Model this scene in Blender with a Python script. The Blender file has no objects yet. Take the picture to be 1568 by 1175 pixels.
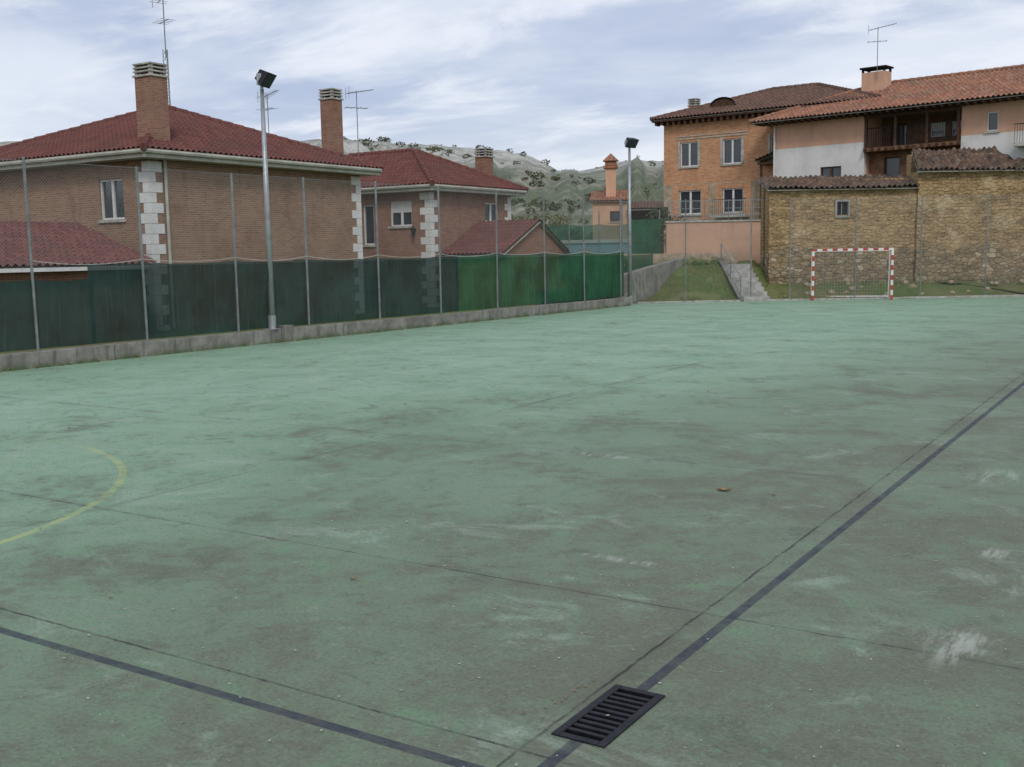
import bpy, bmesh, math, random
from mathutils import Vector, Matrix, noise
random.seed(7)
rad=math.radians
scene=bpy.context.scene
COL=bpy.context.collection
# ------------------------------------------------------------------ helpers
def empty(name,loc=(0,0,0),rz=0):
    e=bpy.data.objects.new(name,None); COL.objects.link(e)
    e.location=loc; e.rotation_euler=(0,0,rad(rz)); e.empty_display_size=.3
    return e
def box_uv(me):
    uv=me.uv_layers.new(name='UVMap')
    for p in me.polygons:
        n=p.normal; ax=max(range(3),key=lambda i:abs(n[i]))
        for li in p.loop_indices:
            c=me.vertices[me.loops[li].vertex_index].co
            if ax==0: uv.data[li].uv=(c.y,c.z)
            elif ax==1: uv.data[li].uv=(c.x,c.z)
            else: uv.data[li].uv=(c.x,c.y)
def mesh(name,vs,fs,mat,parent=None,smooth=False,uv=True,uvs=None):
    me=bpy.data.meshes.new(name); me.from_pydata([tuple(v) for v in vs],[],fs); me.update()
    if uvs is not None:
        l=me.uv_layers.new(name='UVMap')
        for p in me.polygons:
            for li in p.loop_indices: l.data[li].uv=uvs[me.loops[li].vertex_index]
    elif uv: box_uv(me)
    mats=mat if isinstance(mat,(list,tuple)) else [mat]
    for m in mats: me.materials.append(m)
    if smooth:
        for p in me.polygons: p.use_smooth=True
    o=bpy.data.objects.new(name,me); COL.objects.link(o)
    if parent: o.parent=parent
    return o
class MB:
    """mesh builder"""
    def __init__(s): s.v=[];s.f=[]
    def box(s,x0,x1,y0,y1,z0,z1):
        b=len(s.v)
        s.v+= [(x0,y0,z0),(x1,y0,z0),(x1,y1,z0),(x0,y1,z0),(x0,y0,z1),(x1,y0,z1),(x1,y1,z1),(x0,y1,z1)]
        s.f+= [(b,b+3,b+2,b+1),(b+4,b+5,b+6,b+7),(b,b+1,b+5,b+4),(b+1,b+2,b+6,b+5),(b+2,b+3,b+7,b+6),(b+3,b,b+4,b+7)]
        return s
    def cyl(s,p,q,r0,r1=None,n=8):
        r1=r0 if r1 is None else r1
        p=Vector(p);q=Vector(q);d=(q-p).normalized()
        a=d.orthogonal().normalized();c=d.cross(a);b=len(s.v)
        for k in range(n):
            t=2*math.pi*k/n; w=a*math.cos(t)+c*math.sin(t)
            s.v.append(tuple(p+w*r0)); s.v.append(tuple(q+w*r1))
        for k in range(n):
            i=b+2*k;j=b+2*((k+1)%n); s.f.append((i,j,j+1,i+1))
        s.f.append(tuple(b+2*k for k in range(n))[::-1]); s.f.append(tuple(b+2*k+1 for k in range(n)))
        return s
    def face(s,pts):
        b=len(s.v); s.v+=[tuple(p) for p in pts]; s.f.append(tuple(range(b,b+len(pts)))); return s
    def out(s,name,mat,parent=None,smooth=False): return mesh(name,s.v,s.f,mat,parent,smooth)
def box(name,a,mat,parent=None): return MB().box(*a).out(name,mat,parent)
# ------------------------------------------------------------------ materials
class NT:
    def __init__(s,name):
        s.m=bpy.data.materials.new(name); s.m.use_nodes=True; s.t=s.m.node_tree; s.n=s.t.nodes; s.l=s.t.links
        s.b=s.n['Principled BSDF']; s.o=s.n['Material Output']
        s.tc=s.n.new('ShaderNodeTexCoord')
    def lk(s,a,b): s.l.new(a,b)
    def inp(s,sock,v):
        if v is None: return
        if isinstance(v,bpy.types.NodeSocket): s.l.new(v,sock)
        else: sock.default_value=v
    def math(s,op,a,b=None,c=None,clamp=False):
        n=s.n.new('ShaderNodeMath');n.operation=op;n.use_clamp=clamp
        s.inp(n.inputs[0],a)
        if b is not None:s.inp(n.inputs[1],b)
        if c is not None:s.inp(n.inputs[2],c)
        return n.outputs[0]
    def noise(s,vec,scale,detail=4,rough=.55,dist=0):
        n=s.n.new('ShaderNodeTexNoise'); s.lk(vec,n.inputs['Vector']); n.inputs['Scale'].default_value=scale
        n.inputs['Detail'].default_value=detail;n.inputs['Roughness'].default_value=rough;n.inputs['Distortion'].default_value=dist
        return n.outputs['Fac']
    def vor(s,vec,scale,feat='F1',out='Distance'):
        n=s.n.new('ShaderNodeTexVoronoi');n.feature=feat;s.lk(vec,n.inputs['Vector']);n.inputs['Scale'].default_value=scale
        return n.outputs[out]
    def ramp(s,f,lo,hi,a=0.,b=1.):
        n=s.n.new('ShaderNodeMapRange');n.interpolation_type='SMOOTHSTEP';s.inp(n.inputs[0],f)
        n.inputs[1].default_value=lo;n.inputs[2].default_value=hi;n.inputs[3].default_value=a;n.inputs[4].default_value=b
        return n.outputs[0]
    def mix(s,f,a,b,mode='MIX'):
        n=s.n.new('ShaderNodeMix');n.data_type='RGBA';n.blend_type=mode
        s.inp(n.inputs['Factor'],f)
        for k,v in (('A',a),('B',b)):
            so=[i for i in n.inputs if i.name==k and i.type=='RGBA'][0]
            if isinstance(v,bpy.types.NodeSocket): s.l.new(v,so)
            else: so.default_value=(*v,1) if len(v)==3 else v
        return [o for o in n.outputs if o.type=='RGBA'][0]
    def mapping(s,vec,scale=(1,1,1),rot=(0,0,0),loc=(0,0,0)):
        n=s.n.new('ShaderNodeMapping');s.lk(vec,n.inputs[0]);n.inputs['Scale'].default_value=scale
        n.inputs['Rotation'].default_value=rot;n.inputs['Location'].default_value=loc;return n.outputs[0]
    def sep(s,vec):
        n=s.n.new('ShaderNodeSeparateXYZ');s.lk(vec,n.inputs[0]);return n.outputs
    def bump(s,h,st=.3,dist=.02):
        n=s.n.new('ShaderNodeBump');s.lk(h,n.inputs['Height']);n.inputs['Strength'].default_value=st;n.inputs['Distance'].default_value=dist
        s.lk(n.outputs[0],s.b.inputs['Normal'])
    def fin(s,col,rough=.85,spec=.3,metal=0):
        s.inp(s.b.inputs['Base Color'],col if isinstance(col,bpy.types.NodeSocket) else (*col,1))
        s.inp(s.b.inputs['Roughness'],rough); s.b.inputs['Specular IOR Level'].default_value=spec; s.b.inputs['Metallic'].default_value=metal
        return s.m
def simple(name,c,rough=.7,var=.25,sc=3,metal=0,spec=.3,c2=None):
    t=NT(name);P=t.tc.outputs['Object']
    f=t.noise(P,sc,4,.65)
    c2=c2 or tuple(x*(1-var*1.6) for x in c)
    col=t.mix(t.ramp(f,.35,.65),c,c2)
    f2=t.noise(P,sc*9,2,.6); col=t.mix(t.ramp(f2,.4,.75,0,.35),col,tuple(x*.6 for x in c))
    return t.fin(col,rough,spec,metal)
def stucco(name,c):
    t=NT(name);P=t.tc.outputs['Object'];U=t.tc.outputs['UV']
    col=t.mix(t.ramp(t.noise(P,.7,5,.65),.35,.65),c,tuple(x*.84 for x in c))
    st=t.noise(t.mapping(U,(4,.4,1)),1,4,.65);col=t.mix(t.ramp(st,.54,.74,0,.35),col,tuple(x*.55 for x in c))
    col=t.mix(t.ramp(t.noise(P,9,3,.6),.5,.75,0,.2),col,tuple(x*.6 for x in c));return t.fin(col,.9,.12)
def brickmat(name,c1,c2,mortar,bw=.25,rh=.07,ms=.012,blot=(.6,.5,.45),stain=.5):
    t=NT(name);U=t.tc.outputs['UV'];P=t.tc.outputs['Object']
    b=t.n.new('ShaderNodeTexBrick');t.lk(U,b.inputs['Vector']);b.inputs['Scale'].default_value=1
    b.inputs['Color1'].default_value=(*c1,1);b.inputs['Color2'].default_value=(*c2,1);b.inputs['Mortar'].default_value=(*mortar,1)
    b.inputs['Mortar Size'].default_value=ms;b.inputs['Brick Width'].default_value=bw;b.inputs['Row Height'].default_value=rh;b.inputs['Mortar Smooth'].default_value=.2
    f=t.noise(P,.7,5,.7); g=t.noise(P,5,3,.6)
    col=t.mix(t.ramp(f,.4,.7,0,stain),b.outputs['Color'],blot,'MULTIPLY')
    col=t.mix(t.ramp(g,.45,.7,0,.35),col,tuple(x*1.15 for x in c1))
    st=t.noise(t.mapping(U,(3.5,.35,1)),1,4,.65);col=t.mix(t.ramp(st,.52,.72,0,.3),col,tuple(x*.5 for x in c2))
    return t.fin(col,.9,.15)
def tilemat(name,c1,c2,c3,lichen=None):
    t=NT(name);U=t.tc.outputs['UV'];P=t.tc.outputs['Object']
    s=t.sep(U)
    iu=t.math('FLOOR',t.math('DIVIDE',s[0],.22)); iv=t.math('FLOOR',t.math('DIVIDE',s[1],.36))
    cb=t.n.new('ShaderNodeCombineXYZ');t.lk(iu,cb.inputs[0]);t.lk(iv,cb.inputs[1])
    w=t.n.new('ShaderNodeTexWhiteNoise');w.noise_dimensions='2D';t.lk(cb.outputs[0],w.inputs['Vector'])
    col=t.mix(w.outputs[0],c1,c2)
    f=t.noise(P,.8,5,.7);col=t.mix(t.ramp(f,.45,.7),col,c3)
    fr=t.math('ABSOLUTE',t.math('SUBTRACT',t.math('FRACT',t.math('DIVIDE',s[0],.22)),.5))
    col=t.mix(t.ramp(fr,.12,0,0,.55),col,tuple(x*.3 for x in c2))
    if lichen:
        g=t.noise(P,3.5,4,.7);col=t.mix(t.ramp(g,.52,.66,0,.8),col,lichen)
    return t.fin(col,.85,.2)
M={}
M['brickA']=brickmat('brown_brick',(.31,.185,.125),(.21,.12,.08),(.33,.25,.18))
M['brickB']=brickmat('red_brown_brick',(.32,.17,.115),(.22,.11,.078),(.30,.22,.17))
M['brickC']=brickmat('orange_brick',(.60,.29,.145),(.42,.17,.085),(.48,.36,.24),rh=.085,ms=.014,stain=.35)
M['tileA']=tilemat('maroon_roof_tile',(.195,.080,.066),(.135,.055,.048),(.13,.068,.058))
M['tileB']=tilemat('old_roof_tile',(.38,.18,.11),(.25,.115,.078),(.22,.135,.095),(.38,.27,.19))
M['tileC']=tilemat('brown_roof_tile',(.19,.10,.075),(.12,.07,.052),(.12,.085,.065),(.2,.15,.12))
M['tileD']=tilemat('mossy_roof_tile',(.22,.14,.10),(.11,.075,.058),(.10,.085,.065),(.25,.21,.16))
M['white']=simple('white_paint',(.74,.74,.71),.6,.1,1.5)
M['whitewash']=stucco('weathered_whitewash',(.72,.71,.68))
M['cream']=simple('cream_cornice',(.50,.50,.42),.7,.15,2)
M['peach']=stucco('peach_stucco',(.66,.40,.28))
M['pink']=stucco('pink_stucco',(.60,.38,.27))
M['concrete']=simple('concrete',(.33,.32,.29),.9,.35,1.2)
M['steps']=simple('step_concrete',(.45,.44,.41),.9,.25,3)
M['wood']=simple('dark_timber',(.10,.05,.028),.7,.3,4)
M['woodl']=simple('brown_timber',(.24,.13,.07),.7,.3,4)
M['dark']=simple('dark_interior',(.012,.012,.014),.9,.2,2)
M['galv']=simple('galvanised_steel',(.42,.44,.45),.45,.15,3,.6)
M['galvd']=simple('weathered_steel_post',(.27,.29,.29),.5,.2,3,.4)
M['iron']=simple('cast_iron',(.035,.035,.045),.55,.3,12,.7)
M['black']=simple('black_metal',(.02,.02,.022),.5,.2,5)
M['red']=simple('red_paint',(.50,.07,.055),.5,.15,6)
M['goalw']=simple('goal_white_paint',(.78,.77,.74),.45,.1,6)
M['blue']=simple('pale_blue_paint',(.35,.5,.68),.6,.1,2)
M['cap']=simple('chimney_cap',(.5,.48,.42),.8,.25,3)
M['net']=simple('net_cord',(.55,.55,.52),.8,.1,3)
M['bark']=simple('bark',(.10,.08,.06),.9,.3,6)
def glass():
    t=NT('window_glass');return t.fin((.03,.04,.05),.08,.8)
M['glass']=glass()
def curtain():
    t=NT('shutter_slats');P=t.tc.outputs['UV'];s=t.sep(P)
    f=t.math('FRACT',t.math('DIVIDE',s[1],.05));c=t.mix(t.ramp(f,.7,.95),(.68,.68,.66),(.3,.3,.3));return t.fin(c,.6)
M['shutter']=curtain()
def netmat(name,c,alpha):
    t=NT(name);P=t.tc.outputs['Object'];U=t.tc.outputs['UV']
    f=t.noise(P,1.1,4,.6);col=t.mix(t.ramp(f,.35,.7),c,tuple(x*.55 for x in c))
    f3=t.noise(t.mapping(U,(14,.6,1)),1,3,.6);col=t.mix(t.ramp(f3,.5,.75,0,.5),col,tuple(x*1.7+.01 for x in c))
    m=t.fin(col,.7,.25)
    tr=t.n.new('ShaderNodeBsdfTransparent');mx=t.n.new('ShaderNodeMixShader');mx.inputs[0].default_value=alpha
    t.lk(tr.outputs[0],mx.inputs[1]);t.lk(t.b.outputs[0],mx.inputs[2]);t.lk(mx.outputs[0],t.o.inputs[0])
    return m
M['netdk']=netmat('dark_green_windbreak',(.018,.050,.043),.9)
M['netlt']=netmat('green_windbreak',(.022,.105,.048),.88)
M['nettr']=netmat('sheer_green_windbreak',(.035,.13,.085),.7)
def chain():
    t=NT('chain_link_wire');U=t.tc.outputs['UV'];s=t.sep(U)
    a=t.math('FRACT',t.math('DIVIDE',t.math('ADD',s[0],s[1]),.07));b=t.math('FRACT',t.math('DIVIDE',t.math('SUBTRACT',s[0],s[1]),.07))
    k=t.math('MAXIMUM',t.math('LESS_THAN',a,.05),t.math('LESS_THAN',b,.05))
    m=t.fin((.30,.32,.32),.5,.4)
    tr=t.n.new('ShaderNodeBsdfTransparent');mx=t.n.new('ShaderNodeMixShader');t.lk(k,mx.inputs[0])
    t.lk(tr.outputs[0],mx.inputs[1]);t.lk(t.b.outputs[0],mx.inputs[2]);t.lk(mx.outputs[0],t.o.inputs[0]);return m
M['chain']=chain()
def kerbm():
    t=NT('stained_concrete');P=t.tc.outputs['Object'];s=t.sep(P)
    f=t.noise(P,1.6,6,.7);col=t.mix(t.ramp(f,.35,.65),(.29,.28,.25),(.17,.165,.145))
    g=t.noise(t.mapping(P,(6,6,.8)),1.2,4,.6);col=t.mix(t.ramp(g,.5,.72,0,.7),col,(.09,.09,.08))
    h=t.ramp(s[2],.0,.16,1,0);col=t.mix(t.math('MULTIPLY',h,t.ramp(f,.3,.6)),col,(.09,.12,.06))
    t.bump(f,.5,.02);return t.fin(col,.92,.15)
M['kerb']=kerbm()
def adobe():
    t=NT('adobe_and_rubble');P=t.tc.outputs['Object'];U=t.tc.outputs['UV'];s=t.sep(U)
    warp=t.noise(P,1.3,3,.6)
    cb=t.n.new('ShaderNodeCombineXYZ');t.lk(t.math('ADD',s[0],t.math('MULTIPLY',warp,.4)),cb.inputs[0]);t.lk(t.math('ADD',s[1],t.math('MULTIPLY',warp,.3)),cb.inputs[1])
    b=t.n.new('ShaderNodeTexBrick');t.lk(cb.outputs[0],b.inputs['Vector']);b.inputs['Scale'].default_value=1
    b.inputs['Color1'].default_value=(.45,.31,.165,1);b.inputs['Color2'].default_value=(.30,.20,.105,1);b.inputs['Mortar'].default_value=(.17,.115,.062,1)
    b.inputs['Mortar Size'].default_value=.02;b.inputs['Brick Width'].default_value=.36;b.inputs['Row Height'].default_value=.14;b.inputs['Mortar Smooth'].default_value=.8
    f=t.noise(P,.9,6,.72);up=t.mix(t.ramp(f,.42,.6,0,.75),b.outputs['Color'],(.40,.285,.155))
    pl=t.noise(P,.45,5,.65);up=t.mix(t.ramp(pl,.54,.60,0,.85),up,(.46,.35,.21))
    up=t.mix(t.ramp(t.noise(P,2.4,6,.75),.52,.68,0,.7),up,(.155,.105,.06))
    Q=t.mapping(P,(1,1,1.7))
    v=t.n.new('ShaderNodeTexVoronoi');t.lk(Q,v.inputs['Vector']);v.inputs['Scale'].default_value=3.6
    ve=t.vor(Q,3.6,'DISTANCE_TO_EDGE')
    vs=t.sep(v.outputs['Color'])
    lo=t.mix(vs[0],(.36,.27,.165),(.22,.175,.12));lo=t.mix(t.ramp(vs[1],.78,.92,0,.75),lo,(.50,.43,.31))
    lo=t.mix(t.ramp(ve,.09,.0),lo,(.20,.14,.08))
    lo=t.mix(t.ramp(t.noise(P,1.6,5,.7),.5,.62,0,.75),lo,(.33,.235,.13))
    lim=t.math('ADD',s[1],t.math('MULTIPLY',t.noise(P,.5,4,.6),-3.6))
    col=t.mix(t.ramp(lim,.1,.45),lo,up)
    col=t.mix(t.ramp(t.math('ADD',s[1],t.math('MULTIPLY',f,.8)),1.5,.9,0,.5),col,(.14,.125,.075))
    ht=t.math('ADD',t.math('MULTIPLY',t.ramp(ve,0,.12),.5),f);t.bump(ht,.8,.08);return t.fin(col,.95,.1)
M['adobe']=adobe()
def stone():
    t=NT('rubble_stone');P=t.tc.outputs['Object'];Q=t.mapping(P,(1,1,1.6))
    v=t.n.new('ShaderNodeTexVoronoi');t.lk(Q,v.inputs['Vector']);v.inputs['Scale'].default_value=3;ve=t.vor(Q,3,'DISTANCE_TO_EDGE');vs=t.sep(v.outputs['Color'])
    c=t.mix(vs[0],(.46,.37,.27),(.28,.22,.16));c=t.mix(t.ramp(ve,.08,0),c,(.40,.31,.22));c=t.mix(t.ramp(t.noise(P,1,5,.7),.5,.7,0,.5),c,(.20,.17,.12));return t.fin(c,.95,.1)
M['stone']=stone()
def terr():
    t=NT('terrain_scrub');P=t.tc.outputs['Object'];s=t.sep(P)
    g=t.noise(P,.35,5,.7);near=t.mix(t.ramp(g,.35,.65),(.10,.155,.045),(.17,.165,.075))
    near=t.mix(t.ramp(t.noise(P,2.2,5,.72),.5,.7,0,.55),near,(.06,.095,.026))
    near=t.mix(t.ramp(t.noise(P,1.1,5,.7),.60,.70,0,.7),near,(.24,.20,.13))
    b=t.noise(P,.018,6,.7,.6);c=t.noise(t.mapping(P,(1,1,2.5)),.07,6,.78)
    hill=t.mix(t.ramp(c,.42,.56),(.30,.285,.22),(.14,.15,.10))
    hill=t.mix(t.ramp(b,.42,.56,0,.8),hill,(.10,.13,.07))
    hz=t.math('ADD',s[2],t.math('MULTIPLY',c,26));cl=t.mix(t.ramp(t.noise(P,.12,5,.75),.42,.58),(.50,.48,.43),(.27,.27,.23))
    hill=t.mix(t.ramp(hz,40,48,0,.9),hill,cl)
    top=t.math('ADD',s[2],t.math('MULTIPLY',b,6));hill=t.mix(t.ramp(top,46.5,48,0,.8),hill,(.20,.205,.15))
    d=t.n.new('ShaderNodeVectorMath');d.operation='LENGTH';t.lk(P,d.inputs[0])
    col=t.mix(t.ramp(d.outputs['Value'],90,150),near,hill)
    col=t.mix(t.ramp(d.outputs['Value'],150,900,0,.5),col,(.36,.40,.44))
    return t.fin(col,.95,.05)
M['terr']=terr()
def grassm():
    t=NT('grass_blades');P=t.tc.outputs['Object'];f=t.noise(P,1.2,4,.7)
    return t.fin(t.mix(t.ramp(f,.35,.65),(.10,.17,.04),(.20,.21,.085)),.8,.1)
M['grass']=grassm()
def leafm(name,a,b_):
    t=NT(name);P=t.tc.outputs['Object'];f=t.noise(P,.25,3,.7);g=t.noise(P,1.6,3,.7)
    return t.fin(t.mix(t.ramp(g,.45,.7,0,.5),t.mix(t.ramp(f,.4,.6),a,b_),tuple(x*.5 for x in a)),.85,.1)
M['leaf']=leafm('foliage',(.055,.07,.035),(.11,.115,.06))
M['leafy']=leafm('olive_foliage',(.075,.10,.035),(.17,.15,.06))
def court():
    t=NT('painted_court_concrete');P=t.tc.outputs['Object'];s=t.sep(P);X,Y=s[0],s[1]
    n1=t.noise(P,.14,4,.6,.4);n2=t.noise(P,.7,6,.68,.5);n3=t.noise(P,4.5,5,.72);n4=t.noise(P,42,3,.7);n5=t.noise(P,2.1,6,.75,1.0)
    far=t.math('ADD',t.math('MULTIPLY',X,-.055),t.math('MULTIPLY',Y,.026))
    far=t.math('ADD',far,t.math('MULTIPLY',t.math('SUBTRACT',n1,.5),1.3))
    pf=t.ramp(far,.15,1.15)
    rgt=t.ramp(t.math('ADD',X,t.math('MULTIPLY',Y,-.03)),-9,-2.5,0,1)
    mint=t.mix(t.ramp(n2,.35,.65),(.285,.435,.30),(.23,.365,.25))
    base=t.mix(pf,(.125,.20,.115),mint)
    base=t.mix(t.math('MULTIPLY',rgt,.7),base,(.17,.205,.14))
    base=t.mix(t.ramp(n5,.52,.66,0,.6),base,(.135,.27,.14))
    w=t.math('ADD',t.math('MULTIPLY',n2,.6),t.math('MULTIPLY',n3,.4))
    w=t.math('ADD',w,t.math('MULTIPLY',pf,-.085));w=t.math('ADD',w,t.math('MULTIPLY',rgt,.03))
    base=t.mix(t.ramp(w,.46,.58,0,.75),base,(.135,.14,.10))
    base=t.mix(t.ramp(n5,.46,.33,0,.5),base,(.085,.105,.07))
    pale=t.noise(t.mapping(P,(1,1.5,1),(0,0,.57)),.9,7,.76,.6)
    base=t.mix(t.ramp(pale,.54,.68,0,.55),base,(.32,.40,.31))
    # fine paint freckles left where the coating survives
    fr=t.noise(P,14,4,.8);base=t.mix(t.math('MULTIPLY',t.ramp(fr,.54,.62,0,.5),t.ramp(n3,.4,.6)),base,(.15,.29,.16))
    base=t.mix(t.ramp(fr,.44,.36,0,.4),base,(.09,.10,.075))
    base=t.mix(t.ramp(n4,.45,.75,0,.5),base,(.06,.07,.05))
    base=t.mix(t.ramp(n4,.45,.25,0,.4),base,(.27,.32,.24))
    v=t.vor(P,26);v2=t.vor(P,9)
    base=t.mix(t.math('MULTIPLY',t.ramp(v,.13,.07),t.ramp(n3,.48,.6,0,.7)),base,(.45,.46,.40))
    base=t.mix(t.ramp(v2,.075,.04,0,.7),base,(.055,.06,.04))
    jn=t.math('MULTIPLY',t.math('SUBTRACT',n3,.5),.04)
    jx=t.math('ADD',X,jn);jy=t.math('ADD',Y,jn)
    def line(c,p,w,soft):
        d=t.math('ABSOLUTE',t.math('SUBTRACT',c,p));return t.ramp(d,w+soft,w)
    def mxs(L_):
        r=L_[0]
        for q in L_[1:]: r=t.math('MAXIMUM',r,q)
        return r
    j1=mxs([line(jx,-2.40,.004,.010),line(jy,3.77,.004,.010),line(jy,5.83,.003,.009)])
    j2=mxs([line(jx,-8.0,.003,.010),line(jx,-13.6,.004,.012),line(jx,3.2,.004,.012),line(jy,10.05,.004,.012),line(jy,15.2,.004,.014),line(jy,22,.004,.018),line(jy,30,.004,.02)])
    halo=mxs([line(jx,-2.40,.0,.14),line(jy,3.77,.0,.12),line(jy,5.83,.0,.1),line(jx,-8,0,.08),line(jy,10.05,0,.12)])
    base=t.mix(t.math('MULTIPLY',halo,t.ramp(n2,.42,.62,0,.5)),base,(.11,.12,.085))
    brk=t.ramp(n5,.40,.58,.95,.35)
    base=t.mix(t.math('MULTIPLY',j1,brk),base,(.03,.032,.026))
    base=t.mix(t.math('MULTIPLY',j2,t.math('MULTIPLY',brk,.65)),base,(.045,.05,.04))
    yl=t.math('MULTIPLY',line(X,-2.22,.029,.006),t.math('GREATER_THAN',Y,3.5))
    xl=t.math('MULTIPLY',line(Y,3.535,.029,.006),t.math('LESS_THAN',X,-2.19))
    bl=t.math('MAXIMUM',xl,yl)
    bl=t.math('MULTIPLY',bl,t.ramp(t.math('ADD',n3,t.math('MULTIPLY',n4,.5)),.55,1.0,.97,.45))
    base=t.mix(bl,base,(.022,.027,.048))
    dx=t.math('SUBTRACT',X,-11.6);dy=t.math('SUBTRACT',Y,3.8)
    r=t.math('SQRT',t.math('ADD',t.math('MULTIPLY',dx,dx),t.math('MULTIPLY',dy,dy)))
    ar=line(r,4.0,.03,.02);ar=t.math('MULTIPLY',ar,t.ramp(t.math('ADD',n3,t.math('MULTIPLY',n2,.6)),.62,.95,.75,.2));ar=t.math('MULTIPLY',ar,t.math('GREATER_THAN',Y,3.6));ar=t.math('MULTIPLY',ar,t.ramp(X,-9.7,-11.3,1,.25))
    base=t.mix(ar,base,(.38,.44,.16))
    sc=None
    for (cx,cy,rx,ry) in ((-1.5,10.7,.28,.5),(-1.1,8.0,.16,.2),(-1.0,6.0,.22,.45),(-.75,7.2,.2,.35),(-5.3,10.0,.7,.12),(-3.3,6.6,.5,.08)):
        a=t.math('DIVIDE',t.math('SUBTRACT',X,cx),rx);b=t.math('DIVIDE',t.math('SUBTRACT',Y,cy),ry)
        q=t.ramp(t.math('SQRT',t.math('ADD',t.math('MULTIPLY',a,a),t.math('MULTIPLY',b,b))),1.1,.2);sc=q if sc is None else t.math('MAXIMUM',sc,q)
    st=t.noise(t.mapping(P,(9,1.6,1),(0,0,.5)),1,5,.75)
    base=t.mix(t.math('MULTIPLY',sc,t.ramp(st,.46,.62,0,.6)),base,(.45,.47,.41))
    t.bump(n4,.35,.004)
    return t.fin(base,t.ramp(n2,.3,.7,.6,.8),.35)
M['court']=court()
# ------------------------------------------------------------------ building helpers
def tile_poly(name,pts,mat,parent,per=.22,row=.36,amp=.04,jit=0,samples=5):
    pts=[Vector(p) for p in pts];o=pts[0];u=(pts[1]-o).normalized()
    nn=(pts[1]-pts[0]).cross(pts[2]-pts[0]).normalized()
    if nn.z<0: nn=-nn
    v=nn.cross(u).normalized()
    if v.z<0:v=-v
    P2=[((p-o).dot(u),(p-o).dot(v)) for p in pts];n=len(P2)
    u0=min(p[0] for p in P2);u1=max(p[0] for p in P2);v1=max(p[1] for p in P2)
    cols=int((u1-u0)/(per/samples))+1
    vl=[]
    k=0
    while k*row<v1: vl+=[k*row,min(v1,k*row+row*.97)];k+=1
    vs=[];fs=[];uv=[];nv=len(vl)
    for i in range(cols+1):
        uu=u0+(u1-u0)*i/cols; uc=min(max(uu,u0+1e-4),u1-1e-4);lo=1e9;hi=-1e9
        for a in range(n):
            (x0,y0),(x1,y1)=P2[a],P2[(a+1)%n]
            if (x0-uc)*(x1-uc)<=0 and abs(x1-x0)>1e-9:
                y=y0+(y1-y0)*(uc-x0)/(x1-x0);lo=min(lo,y);hi=max(hi,y)
        colj=int(uu/per)
        for j,vv in enumerate(vl):
            vc=min(max(vv,lo),hi)
            saw=.025*(1-((vc/row)%1.0)) 
            h=amp*math.cos(2*math.pi*uu/per)*-1+saw+.04
            if jit:
                r=random.Random(colj*131+(j//2)*17);h+=r.uniform(-jit,jit);h+=.16*noise.noise(Vector((uu*.6,vv*.6,3)))
            vs.append(o+u*uu+v*vc+nn*h);uv.append((uu,vv))
    for i in range(cols):
        for j in range(nv-1):
            a=i*nv+j;b=(i+1)*nv+j
            if (vs[a]-vs[a+1]).length<.002 and (vs[b]-vs[b+1]).length<.002: continue
            fs.append((a,b,b+1,a+1))
    ob=mesh(name,vs,fs,mat,parent,smooth=False,uvs=uv)
    MB().face([p-nn*.05 for p in pts]).out(name+'_underside',M['cream'],parent)
    return ob
def hip_roof(parent,x0,x1,y0,y1,ze,zr,mat,left=True,right=True,cap=None):
    w=(y1-y0)/2;ym=(y0+y1)/2
    if (x1-x0)>=(y1-y0):
        xa=x0+(w if left else 0);xb=x1-(w if right else 0)
        if xb<xa: xa=xb=(x0+x1)/2
        A=(x0,y0,ze);B=(x1,y0,ze);C=(x1,y1,ze);D=(x0,y1,ze);R0=(xa,ym,zr);R1=(xb,ym,zr)
        f=[A,B,R1,R0] if xb-xa>.01 else [A,B,R0]
        g=[C,D,R0,R1] if xb-xa>.01 else [C,D,R0]
        tile_poly('roof_front',f,mat,parent);tile_poly('roof_back',g,mat,parent)
        if left: tile_poly('roof_left',[D,A,R0],mat,parent)
        if right: tile_poly('roof_right',[B,C,R1],mat,parent)
        hips=[(R0,R1)]+([(A,R0),(D,R0)] if left else [])+([(B,R1),(C,R1)] if right else [])
    else:
        w=(x1-x0)/2;xm=(x0+x1)/2;ya=y0+w;yb=y1-w
        A=(x0,y0,ze);B=(x1,y0,ze);C=(x1,y1,ze);D=(x0,y1,ze);R0=(xm,ya,zr);R1=(xm,yb,zr)
        tile_poly('roof_front',[A,B,R0],mat,parent);tile_poly('roof_back',[C,D,R1],mat,parent)
        tile_poly('roof_right',[B,C,R1,R0],mat,parent);tile_poly('roof_left',[D,A,R0,R1],mat,parent)
        hips=[(R0,R1),(A,R0),(B,R0),(C,R1),(D,R1)]
    b=MB()
    for p,q in hips:
        p=Vector(p)+Vector((0,0,.06));q=Vector(q)+Vector((0,0,.06));L=(q-p).length
        if L<.05: continue
        n=max(1,int(L/.4))
        for k in range(n):
            b.cyl(p.lerp(q,k/n),p.lerp(q,(k+1)/n),.12,.095,8)
    b.out('ridge_tiles',cap or mat,parent)
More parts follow.
